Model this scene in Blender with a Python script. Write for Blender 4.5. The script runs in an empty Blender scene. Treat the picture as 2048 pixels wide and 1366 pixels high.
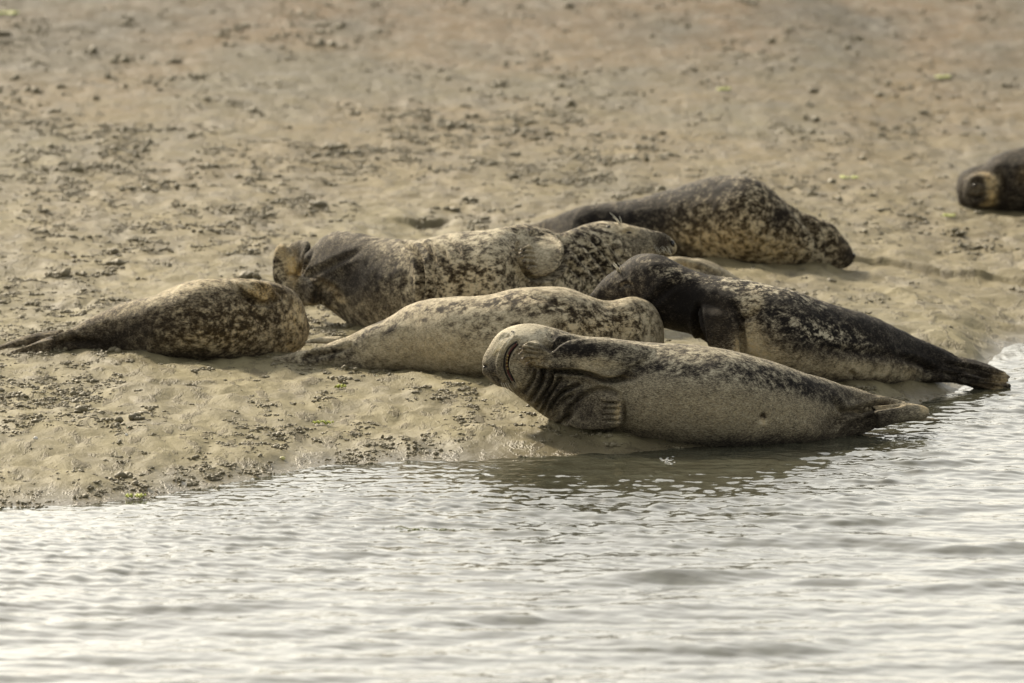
import bpy, math, random
import numpy as np
from mathutils import Vector, noise as mnoise
from mathutils.bvhtree import BVHTree
random.seed(7); np.random.seed(7)
R = math.radians
S = bpy.context.scene
COL = S.collection

# ------------------------------------------------------------------ camera
FPX = 17146.0; PITCH = R(5.789); CAM = Vector((0, -36.0, 4.1))
cd = bpy.data.cameras.new('camera'); cam = bpy.data.objects.new('camera', cd); COL.objects.link(cam)
cam.location = CAM; cam.rotation_euler = (math.pi/2 - PITCH, 0, 0)
cd.sensor_width = 36; cd.lens = FPX/2048*36; cd.clip_end = 2000; cd.clip_start = 0.5
cd.dof.use_dof = True; cd.dof.focus_distance = 36.2; cd.dof.aperture_fstop = 4.0
S.camera = cam
FW = np.array([0, math.cos(PITCH), -math.sin(PITCH)]); UP = np.array([0, math.sin(PITCH), math.cos(PITCH)]); RT = np.array([1., 0, 0])
CN = np.array(CAM)

# ------------------------------------------------------------------ sky, sun, exposure
SUN_EL, SUN_AZ = R(33), R(-30)          # azimuth measured from +Y (away from the camera) towards +X
w = bpy.data.worlds.new('World'); S.world = w; w.use_nodes = True
nt = w.node_tree; nt.nodes.clear()
sky = nt.nodes.new('ShaderNodeTexSky'); sky.sky_type = 'NISHITA'; sky.sun_disc = False
sky.sun_elevation = SUN_EL; sky.sun_rotation = SUN_AZ; sky.air_density = 1.0; sky.dust_density = 2.5; sky.ozone_density = 1.0
hs = nt.nodes.new('ShaderNodeHueSaturation'); hs.inputs['Saturation'].default_value = 0.25
bg = nt.nodes.new('ShaderNodeBackground'); bg.inputs['Strength'].default_value = 0.15
wo = nt.nodes.new('ShaderNodeOutputWorld')
nt.links.new(sky.outputs[0], hs.inputs['Color']); tint = nt.nodes.new('ShaderNodeMix'); tint.data_type = 'RGBA'; tint.blend_type = 'MULTIPLY'; tint.inputs[0].default_value = 1; tint.inputs[7].default_value = (1.0, .965, .875, 1)
nt.links.new(hs.outputs[0], tint.inputs[6]); nt.links.new(tint.outputs[2], bg.inputs[0]); nt.links.new(bg.outputs[0], wo.inputs[0])
sl = bpy.data.lights.new('sun', 'SUN'); sl.energy = 3.9; sl.angle = R(5); sl.color = (1.0, 0.87, 0.66)
so = bpy.data.objects.new('sun', sl); COL.objects.link(so)
sd = Vector((math.sin(SUN_AZ)*math.cos(SUN_EL), math.cos(SUN_AZ)*math.cos(SUN_EL), math.sin(SUN_EL)))
so.rotation_euler = sd.to_track_quat('Z', 'Y').to_euler(); so.location = (0, 0, 20)
S.view_settings.view_transform = 'Standard'; S.view_settings.look = 'None'
S.view_settings.gamma = 1; S.view_settings.exposure = 0.47

# ------------------------------------------------------------------ helpers
def ray(px, py):
    return FW + (px-1024)/FPX*RT + (683-py)/FPX*UP
def P(px, py, dep):
    d = ray(px, py); t = (dep - CN[1])/d[1]; return CN + d*t
def project(co):
    v = co - CN; z = v@FW
    return 1024 + FPX*(v@RT)/z, 683 - FPX*(v@UP)/z

def perlin(x, y, seed=0):
    rs = np.random.RandomState(seed); perm = rs.permutation(512); ga = rs.rand(512)*2*np.pi
    xi = np.floor(x).astype(int); yi = np.floor(y).astype(int); xf = x-xi; yf = y-yi
    u = xf*xf*xf*(xf*(xf*6-15)+10); v = yf*yf*yf*(yf*(yf*6-15)+10)
    def g(a, b):
        h = perm[(perm[(xi+a) & 511] + yi + b) & 511]; an = ga[h]
        return np.cos(an)*(xf-a) + np.sin(an)*(yf-b)
    return ((g(0,0)*(1-u)+g(1,0)*u)*(1-v) + (g(0,1)*(1-u)+g(1,1)*u)*v)*1.5
def fbm(x, y, seed=0, octv=4, gain=.5):
    s = 0; a = 1; t = 0
    for i in range(octv):
        s = s + a*perlin(x*2**i, y*2**i, seed+i*17); t += a; a *= gain
    return s/t
def sstep(a, b, x):
    t = np.clip((x-a)/(b-a), 0, 1); return t*t*(3-2*t)

# waterline, given in photo pixels, laid on the z = 0 plane
WL = [(-3000,1060),(-800,1045),(0,1022),(150,1014),(300,1000),(420,978),(520,950),(600,930),(760,926),(950,922),(1150,914),(1330,902),(1420,893),
      (1560,880),(1700,850),(1800,822),(1880,800),(1935,770),(1975,722),(2030,692),(2300,680),(3000,660),(5000,600)]
wx, wy = [], []
for a, b in WL:
    d = ray(a, b); t = -CN[2]/d[2]; p = CN + d*t; wx.append(p[0]); wy.append(p[1])
wx = np.array(wx); wy = np.array(wy)
_gx = np.linspace(-12, 12, 2401); _gy = np.interp(_gx, wx, wy)
k = np.ones(15)/15; _gy = _gy + .10*np.sin(_gx*3.1+1)*np.exp(-((_gx+1.6)/1.2)**2) + .05*np.sin(_gx*8.3)*np.exp(-((_gx+.8)/1.6)**2); _gy = np.convolve(np.pad(_gy, 7, 'edge'), k, 'valid')
def Yw(x): return np.interp(x, _gx, _gy)
def sand_base(x, y):
    d = y - Yw(x)
    up = 0.065*np.minimum(d, 1.6) + 0.022*np.clip(d-1.6, 0, 60) + 0.004*np.clip(d-61.6, 0, 400)
    return np.where(d < 0, 0.075*d, up)
def sand_h(x, y):
    d = y - Yw(x)
    z = sand_base(x, y)
    far = sstep(3, 20, d)
    und = 0.016*fbm(x*1.3+y*.25, y*.8, 3, 3) + 0.009*fbm(x*4.2+y*.8, y*2.4, 9, 3)
    # soft scoured hollows and low mounds
    c = fbm(x*3+3*y*.12, y*1.6+5, 21, 3); rg = 1-np.abs(fbm(x*2.1+y*.5, y*1.5-x*.3, 33, 2, .5))*2.6; und = und + (0.024*np.abs(c)*2.0 + .013*np.clip(rg, 0, 1)**1.5*(1-far))*sstep(.02, .35, d) - .006
    und = und*(0.5+.5*sstep(0.0, .5, np.abs(d)))
    z = z + und*(1-.35*far)
    # two shallow drainage gullies with a steep far bank
    def gully(x0, x1, yc, depth, wd):
        m = sstep(x0, x0+.25, x)*(1-sstep(x1-.12, x1, x))
        t = (y - yc)/wd
        return -depth*m*np.where(t < 0, np.exp(-(t*.9)**2), np.exp(-(t*wd/.028)**2))
    z = z + gully(-.72, -.28, 8.1+.15*(x+.5)+.03*np.sin(x*17), .045, 1.3)
    yy = np.interp(x, [1.6, 2.0, 3.2, 6], [6.75, 6.65, 6.0, 4.5])
    z = z + gully(1.45, 9, yy+.04*np.sin(x*11), .036, 1.3)
    z = z + 0.02*np.exp(-((y-(9.6-.55*(x)))/.25)**2)*sstep(-.2, .3, x)*(1-sstep(.9, 1.5, x))
    return z
def G(px, py):
    """where the ray through a photo pixel meets the smooth beach: returns depth y"""
    d = ray(px, py); lo, hi = -10.0, 80.0
    f = lambda yy: (CN + d*((yy-CN[1])/d[1]))
    for _ in range(50):
        m = (lo+hi)/2; p = f(m)
        g = max(float(sand_base(p[0], m)), -0.05)
        if p[2] > g: lo = m
        else: hi = m
    return (lo+hi)/2

def new_mesh(name, verts, faces, mat=None, smooth=True):
    me = bpy.data.meshes.new(name); v = np.asarray(verts, dtype=np.float32)
    if isinstance(faces, np.ndarray):
        n = faces.shape[1]
        me.vertices.add(len(v)); me.vertices.foreach_set('co', v.ravel())
        me.loops.add(faces.size); me.loops.foreach_set('vertex_index', faces.ravel().astype(np.int32))
        me.polygons.add(len(faces)); me.polygons.foreach_set('loop_start', np.arange(0, faces.size, n, dtype=np.int32))
        me.polygons.foreach_set('loop_total', np.full(len(faces), n, dtype=np.int32)); me.update(calc_edges=True)
    else:
        me.from_pydata([tuple(map(float, q)) for q in v], [], faces)
    if smooth: me.polygons.foreach_set('use_smooth', [True]*len(me.polygons))
    if mat: me.materials.append(mat)
    me.update(); return me
def link(name, me, parent=None):
    o = bpy.data.objects.new(name, me); COL.objects.link(o)
    if parent: o.parent = parent
    return o
def tag(o, label=None, cat=None, group=None, kind=None):
    if label: o['label'] = label
    if cat: o['category'] = cat
    if group: o['group'] = group
    if kind: o['kind'] = kind
    return o

class NT:
    def __init__(s, name):
        s.m = bpy.data.materials.new(name); s.m.use_nodes = True; s.t = s.m.node_tree; s.t.nodes.clear()
        s.out = s.n('ShaderNodeOutputMaterial')
    def n(s, typ, **kw):
        x = s.t.nodes.new(typ)
        for a, b in kw.items():
            if a.startswith('_'): setattr(x, a[1:], b)
        return x
    def l(s, a, b): s.t.links.new(a, b)
    def val(s, inp, v):
        if hasattr(v, 'is_linked') or isinstance(v, bpy.types.NodeSocket): s.l(v, inp)
        else: inp.default_value = v
    def math(s, op, a, b=0.0, clamp=False):
        x = s.n('ShaderNodeMath'); x.operation = op; x.use_clamp = clamp
        s.val(x.inputs[0], a); s.val(x.inputs[1], b); return x.outputs[0]
    def noise(s, vec, scale, detail=4, rough=.55, dist=0.0):
        x = s.n('ShaderNodeTexNoise'); s.l(vec, x.inputs['Vector']); x.inputs['Scale'].default_value = scale
        x.inputs['Detail'].default_value = detail; x.inputs['Roughness'].default_value = rough; x.inputs['Distortion'].default_value = dist
        return x.outputs['Fac']
    def mapping(s, vec, scale=(1,1,1), rot=(0,0,0), loc=(0,0,0)):
        x = s.n('ShaderNodeMapping'); s.l(vec, x.inputs[0]); x.inputs['Scale'].default_value = scale
        x.inputs['Rotation'].default_value = rot; x.inputs['Location'].default_value = loc; return x.outputs[0]
    def ramp(s, fac, stops, interp='LINEAR'):
        x = s.n('ShaderNodeValToRGB'); s.l(fac, x.inputs[0]); cr = x.color_ramp; cr.interpolation = interp
        while len(cr.elements) < len(stops): cr.elements.new(.5)
        for e, (p, c) in zip(cr.elements, stops):
            e.position = p; e.color = (c[0], c[1], c[2], 1) if not isinstance(c, float) else (c, c, c, 1)
        return x.outputs[0]
    def mix(s, f, a, b, mode='MIX'):
        x = s.n('ShaderNodeMix'); x.data_type = 'RGBA'; x.blend_type = mode
        s.val(x.inputs[0], f); s.val(x.inputs[6], a); s.val(x.inputs[7], b); return x.outputs[2]
    def bump(s, h, strength, dist, normal=None):
        x = s.n('ShaderNodeBump'); s.l(h, x.inputs['Height']); x.inputs['Strength'].default_value = strength
        x.inputs['Distance'].default_value = dist
        if normal: s.l(normal, x.inputs['Normal'])
        return x.outputs[0]
    def bsdf(s, **kw):
        x = s.n('ShaderNodeBsdfPrincipled')
        for a, b in kw.items(): s.val(x.inputs[a.replace('_', ' ')], b)
        s.l(x.outputs[0], s.out.inputs[0]); return x

def simple(name, col, rough=.5, **kw):
    m = NT(name); tc = m.n('ShaderNodeTexCoord').outputs['Object']
    f = m.noise(tc, 90, 3); c = m.mix(f, (col[0]*.7, col[1]*.7, col[2]*.7, 1), (min(col[0]*1.3, 1), min(col[1]*1.3, 1), min(col[2]*1.3, 1), 1))
    m.bsdf(Base_Color=c, Roughness=rough, **kw); return m.m

# ------------------------------------------------------------------ materials
def sand_material():
    m = NT('sand'); geo = m.n('ShaderNodeNewGeometry').outputs['Position']
    flat = m.mapping(geo, (1, 1, 1))
    sep = m.n('ShaderNodeSeparateXYZ'); m.l(geo, sep.inputs[0])
    big = m.noise(m.mapping(geo, (.35, .14, .35)), 1.0, 4, .6)
    mid = m.noise(m.mapping(geo, (1.6, .8, 1)), 2.2, 5, .6, .4)
    fine = m.noise(geo, 160, 3, .7)
    streak = m.noise(m.mapping(geo, (13, 4.5, 1), (0, 0, .2)), 1.0, 5, .66, .0)
    c = m.ramp(mid, [(.3, (.16, .138, .080)), (.5, (.235, .204, .117)), (.72, (.315, .276, .16))])
    # rust brown and grey bands of drier ground far up the beach
    band = m.ramp(big, [(.40, (.045, .036, .021)), (.5, (.125, .078, .032)), (.62, (.065, .052, .029))])
    wob = m.math('ADD', sep.outputs['Y'], m.math('MULTIPLY', big, 14.0))
    ff = m.n('ShaderNodeMapRange'); m.l(wob, ff.inputs[0]); ff.inputs[1].default_value = 10; ff.inputs[2].default_value = 27
    c = m.mix(ff.outputs[0], c, band)
    # dark specks of disturbed mud
    sp = m.ramp(streak, [(.53, 0.0), (.62, 1.0)])
    c = m.mix(m.math('MULTIPLY', sp, .75), c, (.12, .10, .06, 1))
    c = m.mix(m.math('MULTIPLY', fine, .35), c, (.16, .135, .08, 1))
    # wet margin at the waterline
    wet = m.n('ShaderNodeMapRange'); m.l(sep.outputs['Z'], wet.inputs[0])
    wet.inputs[1].default_value = .05; wet.inputs[2].default_value = .004
    wz = m.math('MULTIPLY', wet.outputs[0], 1.0, True)
    c = m.mix(m.math('MULTIPLY', wz, .55), c, (.12, .10, .07, 1))
    rg = m.math('SUBTRACT', .62, m.math('MULTIPLY', wz, .34))
    rg = m.math('ADD', rg, m.math('MULTIPLY', m.math('SUBTRACT', mid, .5), .5), True)
    h = m.math('ADD', m.math('MULTIPLY', m.noise(m.mapping(geo, (1, .7, 1)), 20, 6, .62, .0), 1.0), m.math('MULTIPLY', fine, .12))
    h = m.math('ADD', h, m.math('MULTIPLY', sp, .5))
    nb = m.bump(h, .7, .018)
    m.bsdf(Base_Color=c, Roughness=rg, Normal=nb, Specular_IOR_Level=.10)
    return m.m
def mud_material():
    m = NT('mud_clump'); geo = m.n('ShaderNodeNewGeometry').outputs['Position']
    f = m.noise(geo, 7, 3); g = m.noise(geo, 140, 3)
    c = m.mix(m.math('MULTIPLY', f, 1.0), (.15, .128, .08, 1), (.27, .232, .135, 1))
    c = m.mix(m.math('MULTIPLY', g, .5), c, (.10, .085, .055, 1))
    m.bsdf(Base_Color=c, Roughness=.6, Normal=m.bump(g, .6, .006)); return m.m
def water_material():
    m = NT('water'); geo = m.n('ShaderNodeNewGeometry').outputs['Position']
    n1 = m.noise(m.mapping(geo, (1, 1, 1)), 22, 3, .5, .3); n2 = m.noise(geo, 6, 2)
    c = m.ramp(n2, [(.3, (.052, .050, .032)), (.7, (.085, .086, .060))])
    m.bsdf(Base_Color=c, Roughness=.03, IOR=1.34, Specular_IOR_Level=.5, Normal=m.bump(n1, .22, .006)); return m.m
def seal_material():
    m = NT('seal_fur'); tc = m.n('ShaderNodeTexCoord').outputs['Object']
    at = m.n('ShaderNodeAttribute'); at.attribute_name = 'coat'
    sep = m.n('ShaderNodeSeparateColor'); m.l(at.outputs['Color'], sep.inputs[0])
    tone, mot, warm = sep.outputs[0], sep.outputs[1], sep.outputs[2]
    n1 = m.noise(m.mapping(tc, (.85, 1, 1.3), (0, .35, 0)), 25, 6, .66, .12)
    n2 = m.noise(m.mapping(tc, (.8, 1, 1), (0, .4, 0)), 74, 4, .68, .1)
    n3 = m.noise(m.mapping(tc, (.55, 1, 1.0)), 420, 2, .7)
    n4 = m.noise(m.mapping(tc, (.5, 1, 1.6), (0, .3, 0)), 150, 3, .7, .5)
    c0 = lambda n, k: m.math('MULTIPLY', m.math('SUBTRACT', n, .5), k)
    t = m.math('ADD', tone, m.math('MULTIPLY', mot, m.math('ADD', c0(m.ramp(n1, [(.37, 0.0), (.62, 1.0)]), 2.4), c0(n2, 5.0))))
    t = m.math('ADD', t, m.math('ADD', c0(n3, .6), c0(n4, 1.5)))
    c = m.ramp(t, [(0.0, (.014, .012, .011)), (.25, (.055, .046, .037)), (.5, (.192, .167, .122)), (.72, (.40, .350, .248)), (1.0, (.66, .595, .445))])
    wf = m.math('MULTIPLY', warm, m.ramp(n2, [(.35, .3), (.65, 1.0)]), True)
    c = m.mix(wf, c, m.mix(.85, c, (.95, .72, .36, 1), 'MULTIPLY'))
    c = m.mix(m.math('MULTIPLY', wf, .30), c, (.42, .28, .10, 1))
    h = m.math('ADD', m.math('MULTIPLY', n4, 1.0), m.math('MULTIPLY', n3, .45))
    m.bsdf(Base_Color=c, Roughness=.66, Specular_IOR_Level=.07, Sheen_Weight=.06, Sheen_Roughness=.2,
           Sheen_Tint=(1, .92, .78, 1), Normal=m.bump(h, .8, .006))
    return m.m
M_SAND = sand_material(); M_MUD = mud_material(); M_WATER = water_material(); M_FUR = seal_material()
M_WHISK = simple('whisker_hair', (.72, .68, .55), .4); M_CLAW = simple('claw_horn', (.11, .085, .06), .35)
M_MOUTH = simple('mouth_lining', (.16, .055, .05), .25); M_DARK = simple('wet_black_skin', (.012, .010, .010), .25)
M_TEETH = simple('tooth_enamel', (.55, .42, .16), .3); M_EYE = simple('eye_lid', (.02, .018, .016), .25)
M_ALGA = simple('green_alga', (.34, .38, .035), .5); M_SHELL = simple('white_shell', (.72, .70, .64), .4)
M_STRAW = simple('dry_straw', (.5, .42, .2), .6); M_FOAM = simple('foam', (.75, .73, .68), .4)

# ------------------------------------------------------------------ sand
def axis(segs):
    out = []
    for a, b, n in segs: out += list(np.linspace(a, b, n, endpoint=False))
    out.append(segs[-1][1]); return np.array(out)
def grid(xs, ys, zf):
    X, Y = np.meshgrid(xs, ys); Z = zf(X, Y); v = np.stack([X.ravel(), Y.ravel(), Z.ravel()], 1)
    nx = len(xs); i = np.arange(len(ys)-1)[:, None]*nx + np.arange(nx-1)[None, :]; i = i.ravel()
    return v, np.stack([i, i+1, i+1+nx, i+nx], 1)
xs = axis([(-600, -60, 9), (-60, -8, 26), (-8, -3.4, 60), (-3.4, 3.4, 620), (3.4, 8, 60), (8, 60, 26), (60, 600, 9)])
ys = axis([(-60, -12, 20), (-12, -4, 30), (-4, 10, 620), (10, 32, 320), (32, 70, 140), (70, 200, 30), (200, 1500, 14)])
v, f = grid(xs, ys, sand_h)
tag(link('sand', new_mesh('sand', v, f, M_SAND)), 'pale tan sandbank strewn with small mud clumps', kind='structure')

# ------------------------------------------------------------------ water
rs = np.random.RandomState(5)
WV = []
for i in range(34):      # larger wind ripples
    L = rs.uniform(.16, .75)*(1 if rs.rand() < .8 else 1.6); th = R(90)+rs.normal(0, .42); WV.append((L, th, rs.rand()*6.28, .0022*(L/.4)**.85, 1))
for i in range(26):      # small crossing ripples close to the shore
    L = rs.uniform(.055, .17); th = R(90)+rs.normal(0, .95); WV.append((L, th, rs.rand()*6.28, .00135*(L/.1), 0))
def water_h(x, y):
    d = np.clip(Yw(x) - y, 0, 50); z = 0
    big = .10 + .90*sstep(.4, 2.2, d); sm = .22+.6*sstep(.3, 1.6, d)-.45*sstep(2, 4.5, d)
    patch = .65 + .9*np.clip(fbm(x*.7, y*.45, 40, 2)+.35, 0, 1)
    det = sstep(30, 12, np.abs(y))*sstep(14, 7, np.abs(x))
    for L, th, ph, a, kind in WV:
        kx, ky = math.cos(th)*2*math.pi/L, math.sin(th)*2*math.pi/L
        s = np.sin(kx*x + ky*y + ph + 1.3*np.sin(.9*x+.7*y+ph))
        z = z + (big*patch if kind else sm)*a*.42*(s + .25*np.cos(2*(kx*x+ky*y+ph)))
    cell = np.abs(fbm(x*8.5+.8*np.sin(y*2), y*4.6, 81, 2))
    z = z + .022*np.minimum(cell, .14)*sstep(.0, .2, d)*(1-sstep(1.0, 2.4, d))
    return z*det
xs = axis([(-600, -60, 9), (-60, -8, 26), (-8, -3.2, 70), (-3.2, 3.2, 640), (3.2, 8, 70), (8, 60, 26), (60, 600, 9)])
ys = axis([(-400, -60, 12), (-60, -12, 60), (-12, -8, 90), (-8, 3.6, 820), (3.6, 12, 60)])
v, f = grid(xs, ys, water_h)
tag(link('water', new_mesh('water', v, f, M_WATER)), 'rippled silvery water along the sandbank', kind='structure')

# ------------------------------------------------------------------ mud clumps on the sand
def ico(sub):
    import bmesh
    bm = bmesh.new(); bmesh.ops.create_icosphere(bm, subdivisions=sub, radius=1)
    v = np.array([q.co[:] for q in bm.verts]); bm.verts.ensure_lookup_table()
    f = np.array([[q.index for q in fc.verts] for fc in bm.faces]); bm.free(); return v, f
I1, I2 = ico(1), ico(2)
def casts():
    rs = np.random.RandomState(11); VV, FF = [], []; off = 0
    def scatter(n, x0, x1, y0, y1, base, blobs, kind, size):
        nonlocal off
        iv, if_ = base; made = 0; tries = 0
        while made < n and tries < n*40:
            m = 4000; X = rs.uniform(x0, x1, m); Y = rs.uniform(y0, y1, m); tries += m
            dens = np.clip(fbm(X*1.1, Y*.5, 60, 3)*1.6+.42, .02, 1)*np.clip(fbm(X*4, Y*2.2, 70, 2)*2.4+.5, .03, 1)
            px, py = project(np.stack([X, Y, sand_base(X, Y)], 1))
            dens *= np.where((px > 950) & (py > 540) & (py < 900), .22, 1)*np.where((px > 600) & (py > 380) & (py < 560), .6, 1)
            dens *= np.where((px > 1300) & (py < 560), .55, 1)
            D = Y - Yw(X); dens *= sstep(-.10, .15, D)
            keep = (rs.rand(m) < dens); X = X[keep]; Y = Y[keep]; ZZ = sand_h(X, Y)
            for x, y, z in zip(X, Y, ZZ):
                if made >= n: break
                made += 1
                s = size*rs.lognormal(0, .5)*.82
                nb = max(1, int(blobs*rs.uniform(.5, 1.5)))
                for b in range(nb):
                    r = s*rs.uniform(.22, .48)
                    if b: ox, oy = rs.normal(0, s*.9), rs.normal(0, s*1.1)
                    else: ox = oy = 0; r = s*.5
                    ox += (rs.rand()-.5)*s
                    sc = np.array([r*rs.uniform(.8, 1.6), r*rs.uniform(.8, 1.5), r*rs.uniform(.55, 1.1)])
                    a = rs.rand()*6.28; c, sn = math.cos(a), math.sin(a)
                    q = iv*(1+.30*rs.normal(size=(len(iv), 1)).clip(-1, 1))*sc
                    q = q@np.array([[c, sn, 0], [-sn, c, 0], [0, 0, 1]])
                    VV.append(q + [x+ox, y+oy, z+sc[2]*.45]); FF.append(if_+off); off += len(iv)
    scatter(8000, -3.4, 3.4, -2.4, 5.2, I1, 7, 1, .0092)
    scatter(8500, -3.8, 3.8, 5.0, 14, I1, 5, 0, .0125)
    scatter(5000, -4.6, 4.6, 14, 32, I1, 3, 0, .017)
    return np.concatenate(VV), np.concatenate(FF)
v, f = casts()
tag(link('mud_clumps', new_mesh('mud_clumps', v, f, M_MUD)), 'small dark clumps of mud and worm casts scattered over the sand', 'mud clumps', kind='stuff')

# ------------------------------------------------------------------ seals
def cr(a, n_out):
    """Catmull-Rom through rows of a, roughly even by chord length"""
    a = np.asarray(a, float); m = len(a)
    seg = np.linalg.norm(np.diff(a[:, :4], axis=0), axis=1)+1e-3; s = np.concatenate([[0], np.cumsum(seg)])
    q = np.linspace(0, s[-1], n_out); out = []
    tan = np.zeros_like(a)
    for i in range(m):
        i0, i1 = max(i-1, 0), min(i+1, m-1); tan[i] = (a[i1]-a[i0])/(s[i1]-s[i0])
    idx = np.clip(np.searchsorted(s, q, 'right')-1, 0, m-2)
    h = (s[idx+1]-s[idx]); t = ((q-s[idx])/h)[:, None]; h = h[:, None]
    return ((2*t**3-3*t**2+1)*a[idx] + (t**3-2*t**2+t)*h*tan[idx] + (-2*t**3+3*t**2)*a[idx+1] + (t**3-t**2)*h*tan[idx+1])

def loft(sec, deps, thick, n=90, ring=48, flat=2.0):
    """sec: rows xt,yt,xb,yb; deps: centre depth; thick: depth half width / half height (list or number), or negative = absolute metres"""
    m = len(sec); deps = np.broadcast_to(np.asarray(deps, float), (m,)); thick = np.broadcast_to(np.asarray(thick, float), (m,))
    a = np.concatenate([np.asarray(sec, float), deps[:, None], thick[:, None]], 1); a = cr(a, n)
    V = []
    th = np.linspace(0, 2*np.pi, ring, endpoint=False)
    for row in a:
        T = P(row[0], row[1], row[4]); B = P(row[2], row[3], row[4]); c = (T+B)/2; hv = (T-B)/2; L = np.linalg.norm(hv)
        tk = row[5]*L if row[5] > 0 else -row[5]*min(1, L/(-row[5])*1.6)
        cs, sn = np.cos(th), np.sin(th)
        if flat != 2.0:
            e = 2/flat; cs = np.sign(cs)*np.abs(cs)**e; sn = np.sign(sn)*np.abs(sn)**e
        V.append(c + hv*cs[:, None] + np.array([0, tk, 0])*sn[:, None])
    V = np.concatenate(V); F = []
    for i in range(n-1):
        for j in range(ring): F.append((i*ring+j, i*ring+(j+1) % ring, (i+1)*ring+(j+1) % ring, (i+1)*ring+j))
    F.append(tuple(range(ring))[::-1]); F.append(tuple((n-1)*ring+j for j in range(ring)))
    return V, F

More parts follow.
